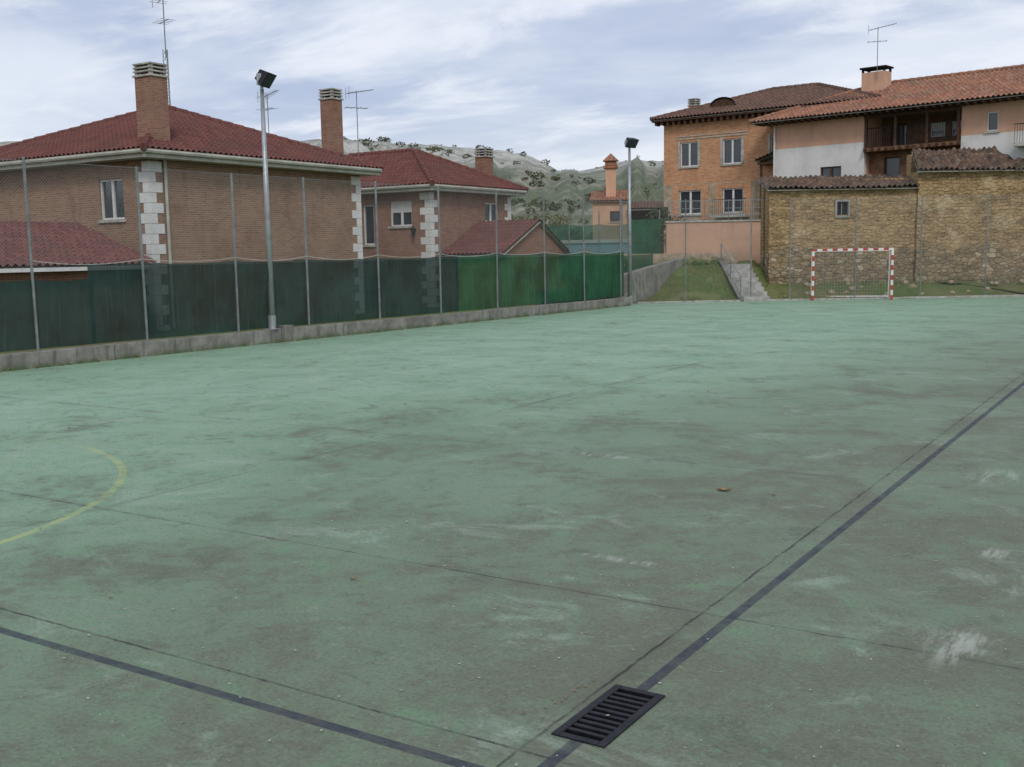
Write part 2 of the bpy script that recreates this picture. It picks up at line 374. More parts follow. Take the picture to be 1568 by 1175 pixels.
def wall(name,parent,face,pl,a0,a1,z0,z1,mat,ops=(),th=.25):
    A=sorted({a0,a1,*[o[0] for o in ops],*[o[1] for o in ops]});Z=sorted({z0,z1,*[o[2] for o in ops],*[o[3] for o in ops]})
    b=MB()
    for i in range(len(A)-1):
        for j in range(len(Z)-1):
            ca=(A[i]+A[i+1])/2;cz=(Z[j]+Z[j+1])/2
            hole=any(o[0]<ca<o[1] and o[2]<cz<o[3] for o in ops)
            if not hole:
                if face=='y': b.box(A[i],A[i+1],pl,pl+th,Z[j],Z[j+1])
                else: b.box(pl-th,pl,A[i],A[i+1],Z[j],Z[j+1])
    o=b.out(name,mat,parent)
    bm=bmesh.new();bm.from_mesh(o.data);bmesh.ops.remove_doubles(bm,verts=bm.verts,dist=1e-4)
    seen={};kill=[]
    for f in bm.faces:
        k=tuple(sorted(v.index for v in f.verts))
        if k in seen: kill+= [f,seen[k]]
        else: seen[k]=f
    bmesh.ops.delete(bm,geom=list(set(kill)),context='FACES_ONLY');bm.to_mesh(o.data);bm.free()
    return o
def window(parent,face,pl,a0,a1,z0,z1,leaves=2,shutter=0,frame='white',sill=True,dep=.12):
    def bx(b,p0,p1,d0,d1,q0,q1):
        if face=='y': b.box(p0,p1,pl-d1,pl-d0,q0,q1)
        else: b.box(pl+d0,pl+d1,p0,p1,q0,q1)
    fw=.06;b=MB();e=.002
    bx(b,a0+e,a0+fw,-dep,-dep+.06,z0+e,z1-e);bx(b,a1-fw,a1-e,-dep,-dep+.06,z0+e,z1-e)
    bx(b,a0+fw,a1-fw,-dep,-dep+.06,z1-fw,z1-e);bx(b,a0+fw,a1-fw,-dep,-dep+.06,z0+e,z0+fw)
    for k in range(1,leaves):
        c=a0+(a1-a0)*k/leaves;bx(b,c-.05,c+.05,-dep,-dep+.055,z0+fw,z1-fw)
    b.out('window_frame',M[frame],parent)
    g=MB();bx(g,a0+e,a1-e,-dep-.03,-dep-.005,z0+e,z1-e);g.out('window_glass',M['glass'],parent)
    if shutter:
        s=MB();bx(s,a0+fw,a1-fw,-dep-.003,-dep+.03,z1-fw-(z1-z0-2*fw)*shutter,z1-fw);s.out('roller_shutter',M['shutter'],parent)
    if sill:
        s=MB();bx(s,a0-.08,a1+.08,.002,.07,z0-.09,z0-.004);s.out('window_sill',M['cap'],parent)
def chimney(parent,x,y,z0,z1,w,d,brick,name='chimney'):
    b=MB().box(x-w/2,x+w/2,y-d/2,y+d/2,z0,z1-.45)
    b.out(name+'_stack',brick,parent)
    c=MB().box(x-w/2-.05,x+w/2+.05,y-d/2-.05,y+d/2+.05,z1-.45,z1-.39)
    for k in range(3):
        z=z1-.31+k*.11;c.box(x-w/2-.03,x+w/2+.03,y-d/2-.03,y+d/2+.03,z,z+.045)
    for sx in(-1,1):
        for sy in(-1,1): c.box(x+sx*(w/2-.06)-.05,x+sx*(w/2-.06)+.05,y+sy*(d/2-.06)-.05,y+sy*(d/2-.06)+.05,z1-.39,z1-.05)
    c.out(name+'_cap',M['cap'],parent)
    MB().box(x-w/2+.15,x+w/2-.15,y-d/2+.15,y+d/2-.15,z1-.4,z1-.1).out(name+'_flue',M['dark'],parent)
    f=MB().box(x-w/2-.12,x+w/2+.12,y-d/2-.12,y+d/2+.12,z0+.15,z0+.28);f.out(name+'_flashing',M['tileA'],parent)
def antenna(x,y,z0,z1,r=.02,yaw=30,boom=1.6,lattice=False):
    p=empty('tv_antenna',(x,y,z0),yaw);h=z1-z0;b=MB()
    if lattice:
        hl=h*.55
        for k in range(3):
            a=k*2.094;b.cyl((.1*math.cos(a),.1*math.sin(a),0),(.1*math.cos(a),.1*math.sin(a),hl),.013,n=5)
        n=int(hl/.22)
        for j in range(n):
            for k in range(3):
                a=k*2.094;c=(k+1)*2.094;b.cyl((.1*math.cos(a),.1*math.sin(a),j*hl/n),(.1*math.cos(c),.1*math.sin(c),(j+1)*hl/n),.008,n=4)
        b.cyl((0,0,hl-.3),(0,0,h),r,n=6)
    else: b.cyl((0,0,0),(0,0,h),r,n=6)
    b.out('mast',M['galvd'],p)
    c=MB();zz=h-.12
    c.cyl((-boom*.35,0,zz),(boom*.65,0,zz+.18*boom),.016,n=5)
    for k in range(9):
        t=k/8;xx=-boom*.35+boom*t;l=.32-.16*t;z=zz+.18*boom*t;c.cyl((xx,-l,z),(xx,l,z),.008,n=4)
    c.cyl((-boom*.35,-.2,zz-.2),(-boom*.35,-.2,zz+.25),.01,n=4);c.cyl((-boom*.35,.2,zz-.2),(-boom*.35,.2,zz+.25),.01,n=4)
    z2=zz-h*.12-.25
    c.cyl((-.5,0,z2),(.45,0,z2),.014,n=5)
    for k in range(4): c.cyl((-.45+.28*k,-.28,z2),(-.45+.28*k,.28,z2),.009,n=4)
    c.out('aerials',M['galvd'],p)
def quoins(parent,cx,cy,z0,z1,sx,sy,name='quoins'):
    b=MB();n=int((z1-z0)/.3);h=(z1-z0)/n
    for k in range(n):
        a,c=(.50,.25) if k%2 else (.25,.50)
        xo=cx-sx*.025;yo=cy-sy*.025
        x0,x1=sorted((xo,cx+sx*a));y0,y1=sorted((yo,cy+sy*.02));b.box(x0,x1,y0,y1,z0+k*h+.006,z0+(k+1)*h-.006)
        x0,x1=sorted((xo+sx*.001,cx+sx*.02));y0,y1=sorted((cy+sy*.0205,cy+sy*c));b.box(x0,x1,y0,y1,z0+k*h+.006,z0+(k+1)*h-.006)
    b.out(name,M['white'],parent)
def cornice(parent,x0,x1,y0,y1,z):
    b=MB()
    b.box(x0,x1,y0,y1,z-.20,z-.06).out('eave_soffit',M['cream'],parent)
    g=MB()
    for (a,c) in (((x0,y0-.05,z-.02),(x1,y0-.05,z-.02)),((x1+.05,y0,z-.02),(x1+.05,y1,z-.02))): g.cyl(a,c,.075,n=8)
    g.out('gutter',M['cream'],parent)
# ------------------------------------------------------------------ COURT & TERRAIN
GX0,GX1,GY0,GY1=-2.345,-2.095,3.98,4.60
cr=math.cos(rad(33));sr=math.sin(rad(33));E=44.3
def K(s,e): return (cr*s-sr*e, sr*s+cr*e)
def Kinv(x,y): return (cr*x+sr*y, -sr*x+cr*y)
def wallx(y): return -19.85+(y-11)*.034
b=MB()
def q(x0,x1,y0,y1): b.face([(x0,y0,0),(x1,y0,0),(x1,y1,0),(x0,y1,0)])
q(-19.9,GX0,-12,GY0);q(GX0,GX1,-12,GY0);q(GX1,14,-12,GY0)
q(-19.9,GX0,GY0,GY1);q(GX1,14,GY0,GY1)
q(-19.9,GX0,GY1,20);q(GX0,GX1,GY1,20);q(GX1,14,GY1,20)
yl=lambda x:(E+sr*x)/cr
b.face([(-19.9,20,0),(14,20,0),(14,yl(14),0),(-19.9,yl(-19.9),0)])
b.out('sports_court',M['court'])
g=empty('drain_grate',((GX0+GX1)/2,(GY0+GY1)/2,0));w=(GX1-GX0)/2;l=(GY1-GY0)/2
p=MB();p.box(-w,w,-l,l,-.42,-.40);p.box(-w-.02,-w,-l,l,-.4,-.001);p.box(w,w+.02,-l,l,-.4,-.001);p.box(-w,w,-l-.02,-l,-.4,-.001);p.box(-w,w,l,l+.02,-.4,-.001)
p.out('drain_pit',M['dark'],g)
p=MB();f=.03;z0,z1=-.02,.008
p.box(-w-.01,-w+f,-l-.01,l+.01,z0,z1);p.box(w-f,w+.01,-l-.01,l+.01,z0,z1);p.box(-w+f,w-f,-l-.01,-l+f,z0,z1);p.box(-w+f,w-f,l-f,l+.01,z0,z1)
n=11;sp=(2*l-2*f)/n
for k in range(1,n): y=-l+f+k*sp;p.box(-w+f,w-f,y-.0125,y+.0125,z0,z1-.001)
o=p.out('grate_frame',M['iron'],g);m=o.modifiers.new('b','BEVEL');m.width=.003;m.segments=2
def leaf(b,x,y,s,ang,curl=.35):
    n=6;pts=[];
    for k in range(n+1):
        t=k/n;wd=s*.36*math.sin(math.pi*min(.98,t*.95+.03));L=(t-.5)*s;z=.006+curl*s*(abs(t-.5)**1.5)
        pts.append((L,wd,z))
    bi=len(b.v);ca,sa=math.cos(ang),math.sin(ang)
    for L,wd,z in pts:
        for sg in(-1,0,1):
            xx=L;yy=wd*sg;b.v.append((x+ca*xx-sa*yy,y+sa*xx+ca*yy,z+(abs(sg)*s*.10)))
    for k in range(n):
        i=bi+3*k;b.f.append((i,i+3,i+4,i+1));b.f.append((i+1,i+4,i+5,i+2))
M['dryleaf']=simple('dry_leaf',(.36,.24,.12),.8,.3,20)
M['paleleaf']=simple('pale_debris',(.55,.55,.48),.8,.3,20)
b=MB();leaf(b,-3.5,9.0,.13,.6,.15)
b2=MB()
for k in range(150):
    x=random.uniform(-14,3);y=random.uniform(2.2,26)
    (leaf(b,x,y,random.uniform(.02,.05),random.uniform(0,6.3),.5) if random.random()<.2 else leaf(b2,x,y,random.uniform(.012,.03),random.uniform(0,6.3),.3))
for k in range(260):
    x=random.uniform(-6,1.5);y=random.uniform(2.6,7);leaf(b2,x,y,random.uniform(.006,.02),random.uniform(0,6.3),.3)
for k in range(26):
    x=random.gauss(-2.5,.06);y=random.gauss(4.35,.25);leaf(b,x,y,random.uniform(.008,.02),random.uniform(0,6.3),.4)
b.out('fallen_leaves',M['dryleaf']);b2.out('scattered_debris',M['paleleaf'])
prof=[(-180,20),(-60,24),(0,30),(15,34),(22,37),(25,40.5),(27,40),(28.6,37),(29.6,35.5),(30.4,39.5),(31.2,43),(33,46),(36,48),(40,49.5),(50,50),(70,44),(120,30),(180,20)]
def ridge(a):
    for i in range(len(prof)-1):
        if prof[i][0]<=a<=prof[i+1][0]:
            t=(a-prof[i][0])/(prof[i+1][0]-prof[i][0]);return prof[i][1]*(1-t)+prof[i+1][1]*t
    return 20
def sst(a,b,x): t=min(1,max(0,(x-a)/(b-a)));return t*t*(3-2*t)
def near_h(x,y):
    s,e=Kinv(x,y)
    h=-.06
    if e>E-.01 and x>-20.2:
        if s<11.6: h=1.5*sst(E+.15,E+4.2,e)
        else: h=.62*sst(E+.1,E+2.2,e)+ (1.0*sst(E+4,E+7,e))
        h=max(h,.02)
    if x<=-20.2:
        h=-.05+1.4*sst(41,48,y)*sst(-40,-24,x)
    return h
def th(x,y):
    r=math.hypot(x,y);a=math.degrees(math.atan2(-x,y))
    h0=near_h(x,y)
    if r<70: return h0
    R=ridge(a)+.7*noise.noise(Vector((a*.7,0,5)))
    ru=R*480/500
    n=noise.fractal(Vector((x*.014,y*.014,0)),1,2,6)
    gul=abs(noise.noise(Vector((a*1.3,r*.004,2))))
    t=sst(150,470,r);t2=t+.10*sst(400,440,r)*(1-t)*2   # low cliff under the plateau edge
    g=t2+((.14*n-.25*(.3-gul))*math.sin(math.pi*min(1,t)))
    h=1.5+ (ru-1.5)*max(0,g)+sst(70,120,r)*(1-t)*n*1.5
    if r>470: h=ru+ (r-470)*-.01+ n*.4
    k=sst(70,110,r);return h0*(1-k)+h*k
vs=[];fs=[]
azs=[];a=-180.
while a<180:
    azs.append(a);a+= .25 if 18<a<46 else (1.0 if -5<a<75 else 5)
rs=[50,54,58,64,70,78,88,100,115,130,150,165,180,195,210,225,240,255,270,285,300,315,330,345,360,375,390,400,410,420,430,440,450,462,470,480,500,560,700,1000,1800,3500]
for r in rs:
    for a in azs:
        x=-math.sin(rad(a))*r;y=math.cos(rad(a))*r;vs.append((x,y,th(x,y)))
na=len(azs)
for i in range(len(rs)-1):
    for j in range(na):
        k=(j+1)%na;fs.append((i*na+j,i*na+k,(i+1)*na+k,(i+1)*na+j))
off=len(vs);N=170;st=102/N
for i in range(N+1):
    for j in range(N+1):
        x=-51+st*i;y=-51+st*j
        vs.append((x,y,th(x,y) - (.0 if math.hypot(x,y)<50 else .12)))
for i in range(N):
    for j in range(N):
        x=-51+st*(i+.5);y=-51+st*(j+.5)
        if math.hypot(x,y)>51.5: continue
        a=off+i*(N+1)+j;fs.append((a,a+N+1,a+N+2,a+1))
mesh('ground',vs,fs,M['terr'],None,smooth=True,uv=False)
# ------------------------------------------------------------------ LOW WALL + FENCES
WR=-math.degrees(math.atan(.034))
kw=empty('concrete_kerb_wall',(wallx(0),0,0),WR)
b=MB();segs=[-12,-6,0,6,10.5,15,19.9,24.5,29,33.5,38.6]
for i in range(len(segs)-1): 
    jz=random.uniform(-.012,.012);jx=random.uniform(-.01,.01)
    b.box(-.28+jx,0+jx,segs[i]+.008,segs[i+1]-.008,-.2,.34+jz)
b.box(-.34,.05,19.95,20.25,-.2,.42)
o=b.out('wall_segments',M['kerb'],kw);m=o.modifiers.new('b','BEVEL');m.width=.015;m.segments=2
fe=empty('perimeter_fence',(wallx(0),0,0),WR)
posts=[2.6,5.3,7.9,10.6,13.3,15.95,18.6,21.0,23.8,26.6,29.6,32.5,35.2,38.0]
b=MB()
for y in posts:
    lx=random.uniform(-.02,.02);ly=random.uniform(-.03,.03);b.cyl((-.14,y,.3),(-.14+lx,y+ly,4.2+random.uniform(-.03,.03)),.03,n=8)
for z in (4.15,): b.cyl((-.14,2.6,z),(-.14,38.4,z),.006,n=4)
b.out('posts',M['galvd'],fe)
b=MB();b.face([(-.10,0,2.0),(-.10,38.6,2.0),(-.10,38.6,4.15),(-.10,0,4.15)]);b.out('chain_link',M['chain'],fe)
def cloth(name,parent,pts,zb,zt,mat,off=0,rip=.05,sag=.07,seed=0):
    vs=[];fs=[];uv=[];nz=10;c=0;acc=0
    for i in range(len(pts)-1):
        p=Vector((*pts[i],0));q=Vector((*pts[i+1],0));L=(q-p).length;n=max(6,int(L/.16));d=(q-p).normalized();nr=Vector((d.y,-d.x,0))
        for k in range(n+(1 if i==len(pts)-2 else 0)):
            t=k/n;u=acc+L*t
            zt_=zt-sag*4*t*(1-t)*(.6+.5*noise.noise(Vector((i+seed,1,2))))+.02*noise.noise(Vector((u*3,seed,0)))
            for j in range(nz+1):
                z=zb+(zt_-zb)*j/nz
                o=off+rip*math.sin(math.pi*t)*noise.noise(Vector((u*1.2,z*.9,seed)))*2+.015*noise.noise(Vector((u*7,z*1.5,seed)))
                vs.append(p+d*(L*t)+nr*o+Vector((0,0,z)));uv.append((u,z))
            c+=1
        acc+=L
    for i in range(c-1):
        for j in range(nz): a=i*(nz+1)+j;fs.append((a,a+nz+1,a+nz+2,a+1))
    return mesh(name,vs,fs,mat,parent,smooth=True,uvs=uv)
cloth('windbreak_low',fe,[(-.2,y) for y in posts[:5]]+[(-.2,14.7)],.37,1.78,M['netdk'],seed=1)
cloth('windbreak_dark',fe,[(-.21,y) for y in (14.6,15.95,18.6,21,23.8,26.6,27.6)],.37,2.08,M['netdk'],seed=4,rip=.08)
cloth('windbreak_green',fe,[(-.22,y) for y in (27.5,29.6,32.5,35.2,38.4)],.37,2.12,M['netlt'],seed=9,rip=.08)
b=MB()
for i in range(4,len(posts)-1):
    n=8
    for k in range(n):
        f=lambda t:2.16-.3*(1+.5*((i*37)%5)/5)*t*(1-t)
        b.cyl((-.12,posts[i]+(posts[i+1]-posts[i])*k/n,f(k/n)),(-.12,posts[i]+(posts[i+1]-posts[i])*(k+1)/n,f((k+1)/n)),.009,n=4)
b.out('tension_rope',M['net'],fe)
def floodlight(x,y,z0,z1,yaw):
    p=empty('floodlight_pole',(x,y,z0),yaw);h=z1-z0
    MB().cyl((0,0,0),(0,0,h-.1),.085,.05,12).out('pole',M['galv'],p,True)
    MB().box(-.16,.16,-.16,.16,0,.02).cyl((0,0,.02),(0,0,.35),.1,.1,12).out('base_plate',M['galv'],p)
    b=MB().box(-.03,.03,-.03,.03,h-.15,h+.02).box(-.22,.22,-.025,.025,h-.02,h+.02);b.box(-.22,-.20,-.03,.10,h-.02,h+.25).box(.20,.22,-.03,.10,h-.02,h+.25);b.out('bracket',M['galv'],p)
    q=empty('lamp_head',(0,.08,h+.18));q.parent=p;q.rotation_euler=(rad(-35),0,0)
    b=MB();vv=[(-.19,-.12,-.13),(.19,-.12,-.13),(.19,-.12,.13),(-.19,-.12,.13),(-.25,.14,-.19),(.25,.14,-.19),(.25,.14,.19),(-.25,.14,.19)]
    b.v=vv;b.f=[(0,1,2,3),(4,7,6,5),(0,4,5,1),(1,5,6,2),(2,6,7,3),(3,7,4,0)];b.out('housing',M['black'],q)
    MB().box(-.22,.22,.141,.150,-.16,.16).out('lens',M['glass'],q)
floodlight(wallx(19.7)-.14,19.7,.34,6.35,-70)
floodlight(-19.35,39.35,0,6.25,-110)
fe2=empty('end_fence')
b=MB();pp=[K(s,E+.15) for s in (5.0,7.6,10.3,11.9,14.6,17.3,20.0,22.8,25.6,28.4)]
for x,y in pp: b.cyl((x,y,-.05),(x,y,4.2),.028,n=8)
b.cyl((*pp[0],4.15),(*pp[-1],4.15),.006,n=4);b.out('posts',M['galvd'],fe2)
(x0,y0),(x1,y1)=pp[3],pp[-1];L=math.hypot(x1-x0,y1-y0)
mesh('chain_link',[(x0,y0,.1),(x1,y1,.1),(x1,y1,4.15),(x0,y0,4.15)],[(0,1,2,3)],M['chain'],fe2,uvs=[(0,0),(L,0),(L,4),(0,4)])
(x0,y0),(x1,y1)=pp[0],pp[2];L=math.hypot(x1-x0,y1-y0)
mesh('chain_link_left',[(x0,y0,.1),(x1,y1,.1),(x1,y1,4.15),(x0,y0,4.15)],[(0,1,2,3)],M['chain'],fe2,uvs=[(0,0),(L,0),(L,4),(0,4)])
ek=empty('end_kerb',(*K(0,E),0),33)
b=MB();
for i in range(9): b.box(5.0+i*2.9,5.0+i*2.9+2.88,.0,.2,-.1,.07+random.uniform(-.01,.01))
b.out('kerb_stones',M['steps'],ek)
rw=empty('retaining_wall')
b=MB().box(-19.75,-19.45,32.6,35.3,-.1,.78).box(-19.78,-19.42,35.32,39.0,-.1,1.18)
# raked wall up the left edge of the bank
k=len(b.v);ya,yb=39.02,45.0
b.v+=[(-19.74,ya,-.1),(-19.42,ya,-.1),(-19.42,yb,-.1),(-19.74,yb,-.1),(-19.74,ya,1.2),(-19.42,ya,1.2),(-19.42,yb,1.8),(-19.74,yb,1.8)]
b.f+=[(k,k+3,k+2,k+1),(k+4,k+5,k+6,k+7),(k,k+1,k+5,k+4),(k+1,k+2,k+6,k+5),(k+2,k+3,k+7,k+6),(k+3,k,k+4,k+7)]
o=b.out('concrete',M['kerb'],rw)
sw=empty('stone_retaining_wall',(*K(0,E+4.3),0),33)
MB().box(3.2,10.6,0,.4,.8,2.0).out('stonework',M['stone'],sw)
stp=empty('concrete_steps',(*K(10.55,E+.1),0),35)
b=MB();n=8
for k in range(n): b.box(-.55,.55,k*.45,4.0,-.1 if k==0 else k*.185,(k+1)*.185)
b.out('treads',M['steps'],stp)
b=MB()
b.face([(-.72,0,.05),(-.56,0,.05),(-.56,3.9,1.75),(-.72,3.9,1.75)]);b.box(-.72,-.56,-.1,.1,-.1,.15)
b.out('side_kerb',M['kerb'],stp)
b=MB()
for k in range(3): b.cyl((-.64,.2+k*1.7,k*.7),(-.64,.2+k*1.7,k*.7+1.0),.022,n=6)
b.cyl((-.64,.2,1.0),(-.64,3.6,2.4),.02,n=6);b.cyl((-.64,.2,.55),(-.64,3.6,1.95),.014,n=6);b.out('handrail',M['galvd'],stp)
def blades(name,reg,N,hmin,hmax):
    vs=[];fs=[]
    for _ in range(N):
        s,e=reg();x,y=K(s,e)
        if noise.noise(Vector((x*.9,y*.9,4)))<-.22: continue
        z=th(x,y)-.02;a=random.uniform(0,6.28);h=random.uniform(hmin,hmax);w=random.uniform(.008,.02);l=random.uniform(-.05,.05)
        i=len(vs);vs+=[(x-w*math.cos(a),y-w*math.sin(a),z),(x+w*math.cos(a),y+w*math.sin(a),z),(x+l,y+l*.5,z+h)];fs.append((i,i+1,i+2))
    mesh(name,vs,fs,M['grass'],None,uv=False)
def r1():
    if random.random()<.72: return random.uniform(4.6,9.95),random.uniform(E+.25,E+4.2)
    e=E+.22+abs(random.gauss(0,.8));return random.uniform(11.2,29),min(e,E+2.0)
blades('grass',r1,24000,.03,.13)
# ------------------------------------------------------------------ GOAL
go=empty('handball_goal',(-11.9,44.55,0),21)
def banded(b1,b2,p,q,w):
    p=Vector(p);q=Vector(q);L=(q-p).length;n=round(L/.2);ax=max(range(3),key=lambda i:abs((q-p)[i]))
    for k in range(n):
        a=p.lerp(q,k/n);c=p.lerp(q,(k+1)/n);lo=[min(a[i],c[i])-(0 if i==ax else w) for i in range(3)];hi=[max(a[i],c[i])+(0 if i==ax else w) for i in range(3)]
        (b1 if k%2 else b2).box(lo[0],hi[0],lo[1],hi[1],lo[2],hi[2])
rb,wb=MB(),MB();banded(wb,rb,(-1.54,0,0),(-1.54,0,2.0),.045);banded(wb,rb,(1.54,0,0),(1.54,0,2.0),.045);banded(wb,rb,(-1.585,0,2.045),(1.585,0,2.045),.045)
rb.out('red_bands',M['red'],go);wb.out('white_bands',M['goalw'],go)
b=MB()
for sx in(-1.54,1.54):
    b.cyl((sx,.04,2.02),(sx,.8,1.98),.018,n=6);b.cyl((sx,.8,1.98),(sx,1.0,.03),.018,n=6);b.cyl((sx,.04,.03),(sx,1.0,.03),.018,n=6)
b.cyl((-1.54,.8,1.98),(1.54,.8,1.98),.018,n=6);b.cyl((-1.54,1.0,.10),(1.54,1.0,.10),.035,n=6);b.out('rear_frame',M['goalw'],go)
def netgrid(name,P0,U,V,nu,nv):
    vs=[];fs=[]
    for i in range(nu+1):
        for j in range(nv+1):
            s=.05*math.sin(math.pi*i/nu)*math.sin(math.pi*j/nv);vs.append(Vector(P0)+Vector(U)*(i/nu)+Vector(V)*(j/nv)+Vector((0,s,0)))
    for i in range(nu):
        for j in range(nv): a=i*(nv+1)+j;fs.append((a,a+nv+1,a+nv+2,a+1))
    o=mesh(name,vs,fs,M['net'],go,uv=False);m=o.modifiers.new('w','WIREFRAME');m.thickness=.004;return o
netgrid('net_back',(-1.54,1.0,.03),(3.08,0,0),(0,-.2,1.95),26,16);netgrid('net_top',(-1.54,.04,2.02),(3.08,0,0),(0,.76,-.04),26,6)
netgrid('net_left',(-1.54,.04,.03),(0,.85,0),(0,0,1.95),7,16);netgrid('net_right',(1.54,.04,.03),(0,.85,0),(0,0,1.95),7,16)
# ------------------------------------------------------------------ HOUSE A
A=empty('brick_house')
wall('side_wall',A,'y',22.1,-37,-27,-.3,5.15,M['brickA'],[(-29.35,-28.2,3.4,4.65)])
window(A,'y',22.1,-29.35,-28.2,3.4,4.65,2)
wall('court_wall',A,'x',-27,22.35,31.9,-.3,5.15,M['brickA'])
MB().box(-37,-27.25,31.65,31.9,-.3,5.15).box(-37,-36.75,22.35,31.65,-.3,5.15).out('rear_walls',M['brickA'],A)
box('floor_slab',(-36.7,-27.3,22.4,31.6,2.6,2.8),M['dark'],A)
quoins(A,-27,22.1,-.2,5.1,-1,1,'quoins_near');quoins(A,-27,31.9,-.2,5.1,-1,-1,'quoins_far')
cornice(A,-37.6,-26.45,21.55,32.45,5.36);hip_roof(A,-37.65,-26.35,21.45,32.55,5.38,7.55,M['tileA'])
chimney(A,-27.6,22.9,5.3,8.15,.75,.62,M['brickB']);chimney(A,-28.55,32.2,5.2,8.55,.62,.55,M['brickB'],'rear_chimney')
MB().cyl((-26.93,22.7,0),(-26.93,22.7,5.2),.05,n=8).out('downpipe',M['cream'],A)
antenna(-31.9,27.2,7.4,11.5,.022,-20,1.5,True)
antenna(-33.2,33.5,6.9,8.9,.018,-10,1.1)
antenna(-29.3,34.6,6.2,8.8,.018,60,1.1)
# ------------------------------------------------------------------ HOUSE B
B=empty('brick_house')
wall('front_wall',B,'y',36.3,-37,-27,-.3,4.75,M['brickB'],[(-29.1,-27.95,3.35,4.4),(-30.6,-30.0,2.6,4.3)])
window(B,'y',36.3,-29.1,-27.95,3.35,4.4,2,.45);window(B,'y',36.3,-30.6,-30.0,2.6,4.3,1)
wall('court_wall',B,'x',-27,36.55,42.5,-.3,4.75,M['brickB'],[(40.4,41.5,3.55,4.4)]);window(B,'x',-27,40.4,41.5,3.55,4.4,2)
MB().box(-37,-27.25,42.25,42.5,-.3,4.75).box(-37,-36.75,36.55,42.25,-.3,4.75).out('rear_walls',M['brickB'],B)
quoins(B,-27,36.3,-.2,4.7,-1,1,'quoins_near');quoins(B,-27,42.5,-.2,4.7,-1,-1,'quoins_far')
cornice(B,-37.5,-26.5,35.8,43.0,4.95);hip_roof(B,-37.55,-26.4,35.7,43.1,4.97,6.75,M['tileA'])
chimney(B,-28.2,42.2,4.8,7.0,.6,.6,M['brickB'])
lt=empty('wall_lantern',(-27.75,36.1,2.95));MB().box(-.02,.02,0,.18,.2,.24).cyl((0,0,0),(0,0,.26),.07,.1,6).cyl((0,0,.26),(0,0,.4),.12,.01,6).cyl((0,0,-.06),(0,0,0),.02,.06,6).out('lantern_body',M['black'],lt);lt.parent=B
C=empty('garage_annex')
tile_poly('roof_near',[(-27,36.9,2.1),(-23.8,36.9,2.1),(-23.8,39.9,3.5),(-27,39.9,3.5)],M['tileA'],C)
tile_poly('roof_far',[(-23.8,42.5,2.1),(-27,42.5,2.1),(-27,39.9,3.5),(-23.8,39.9,3.5)],M['tileA'],C)
b=MB();v=[(-24,37.2,-.3),(-24,42.2,-.3),(-24,42.2,2.1),(-24,39.9,3.42),(-24,37.2,2.1)];b.face(v);b.face([(-26.95,y,z) for _,y,z in v][::-1])
b.face([(-26.95,37.2,-.3),(-24,37.2,-.3),(-24,37.2,2.1),(-26.95,37.2,2.1)]);b.face([(-24,42.2,-.3),(-26.95,42.2,-.3),(-26.95,42.2,2.1),(-24,42.2,2.1)]);b.out('walls',M['brickB'],C)
G_=empty('garage_annex')
tile_poly('roof_slope',[(-25,6,2.0),(-25,20.6,2.0),(-29,21.0,3.25),(-29,6,3.25)],M['tileA'],G_)
tile_poly('roof_slope_back',[(-33,21,2.0),(-33,6,2.0),(-29,6,3.25),(-29,21,3.25)],M['tileA'],G_)
MB().box(-32.6,-25.3,6.3,20.3,-.3,1.93).out('walls',M['brickB'],G_);MB().box(-25.06,-24.94,6,20.6,1.88,1.98).out('gutter',M['white'],G_)
# ------------------------------------------------------------------ ORANGE BRICK BUILDING
D=empty('orange_brick_building',(-25.6,56.4,0),-4)
ops=[(1.02,2.1,6.7,8.02),(3.57,4.66,6.7,8.02),(6.3,7.4,6.7,8.02)]
ops2=[(.95,2.3,4.1,5.4),(3.57,4.78,4.1,5.4)]
wall('upper_wall',D,'y',0,0,11.5,5.75,9.2,M['brickC'],ops);wall('lower_wall',D,'y',0,0,11.5,.5,5.75,M['stone'],ops2)
for o in ops: window(D,'y',0,*o,2,.0)
for o in ops2: window(D,'y',0,*o,2,.0)
b=MB()
for o in ops2:
    b.box(o[0]-.45,o[0]-.01,-.02,.02,o[2]-.3,o[3]+.3);b.box(o[1]+.01,o[1]+.45,-.02,.02,o[2]-.3,o[3]+.3);b.box(o[0],o[1],-.02,.02,o[3]+.01,o[3]+.3)
b.out('brick_surrounds',M['brickC'],D)
b=MB()
for z in (8.32,8.18): b.box(.8,5.0,-.035,-.002,z,z+.05)
for o in ops: b.box(o[0]-.14,o[0]-.004,-.03,-.003,o[2],o[3]+.1);b.box(o[1]+.004,o[1]+.14,-.03,-.003,o[2],o[3]+.1)
b.out('trim',M['cap'],D)
MB().box(0,.25,.25,9,.5,9.2).box(11.25,11.5,.25,9,.5,9.2).box(.25,11.25,8.75,9,.5,9.2).out('side_walls',M['brickC'],D)
b=MB()
for k in range(34): b.box(-.35+k*.36,-.22+k*.36,-.42,-.003,9.02,9.2)
b.box(-.5,12,-.5,9.5,9.2,9.3);b.out('rafter_ends',M['wood'],D)
hip_roof(D,-.55,12.1,-.55,9.5,9.33,11.0,M['tileC'])
chimney(D,.55,2.6,9.5,10.75,.5,.5,M['brickC'])
b=MB();n=10
for k in range(n):
    a0=math.pi*k/n;a1=math.pi*(k+1)/n
    b.face([(3.1-.75*math.cos(a0),.9,9.95+.45*math.sin(a0)),(3.1-.75*math.cos(a1),.9,9.95+.45*math.sin(a1)),(3.1-.75*math.cos(a1),3,9.95+.45*math.sin(a1)),(3.1-.75*math.cos(a0),3,9.95+.45*math.sin(a0))])
b.out('dormer_roof',M['tileC'],D)
b=MB();b.face([(3.1-.7*math.cos(math.pi*k/n),1.0,9.9+.42*math.sin(math.pi*k/n)) for k in range(n+1)]);b.out('dormer_opening',M['wood'],D)
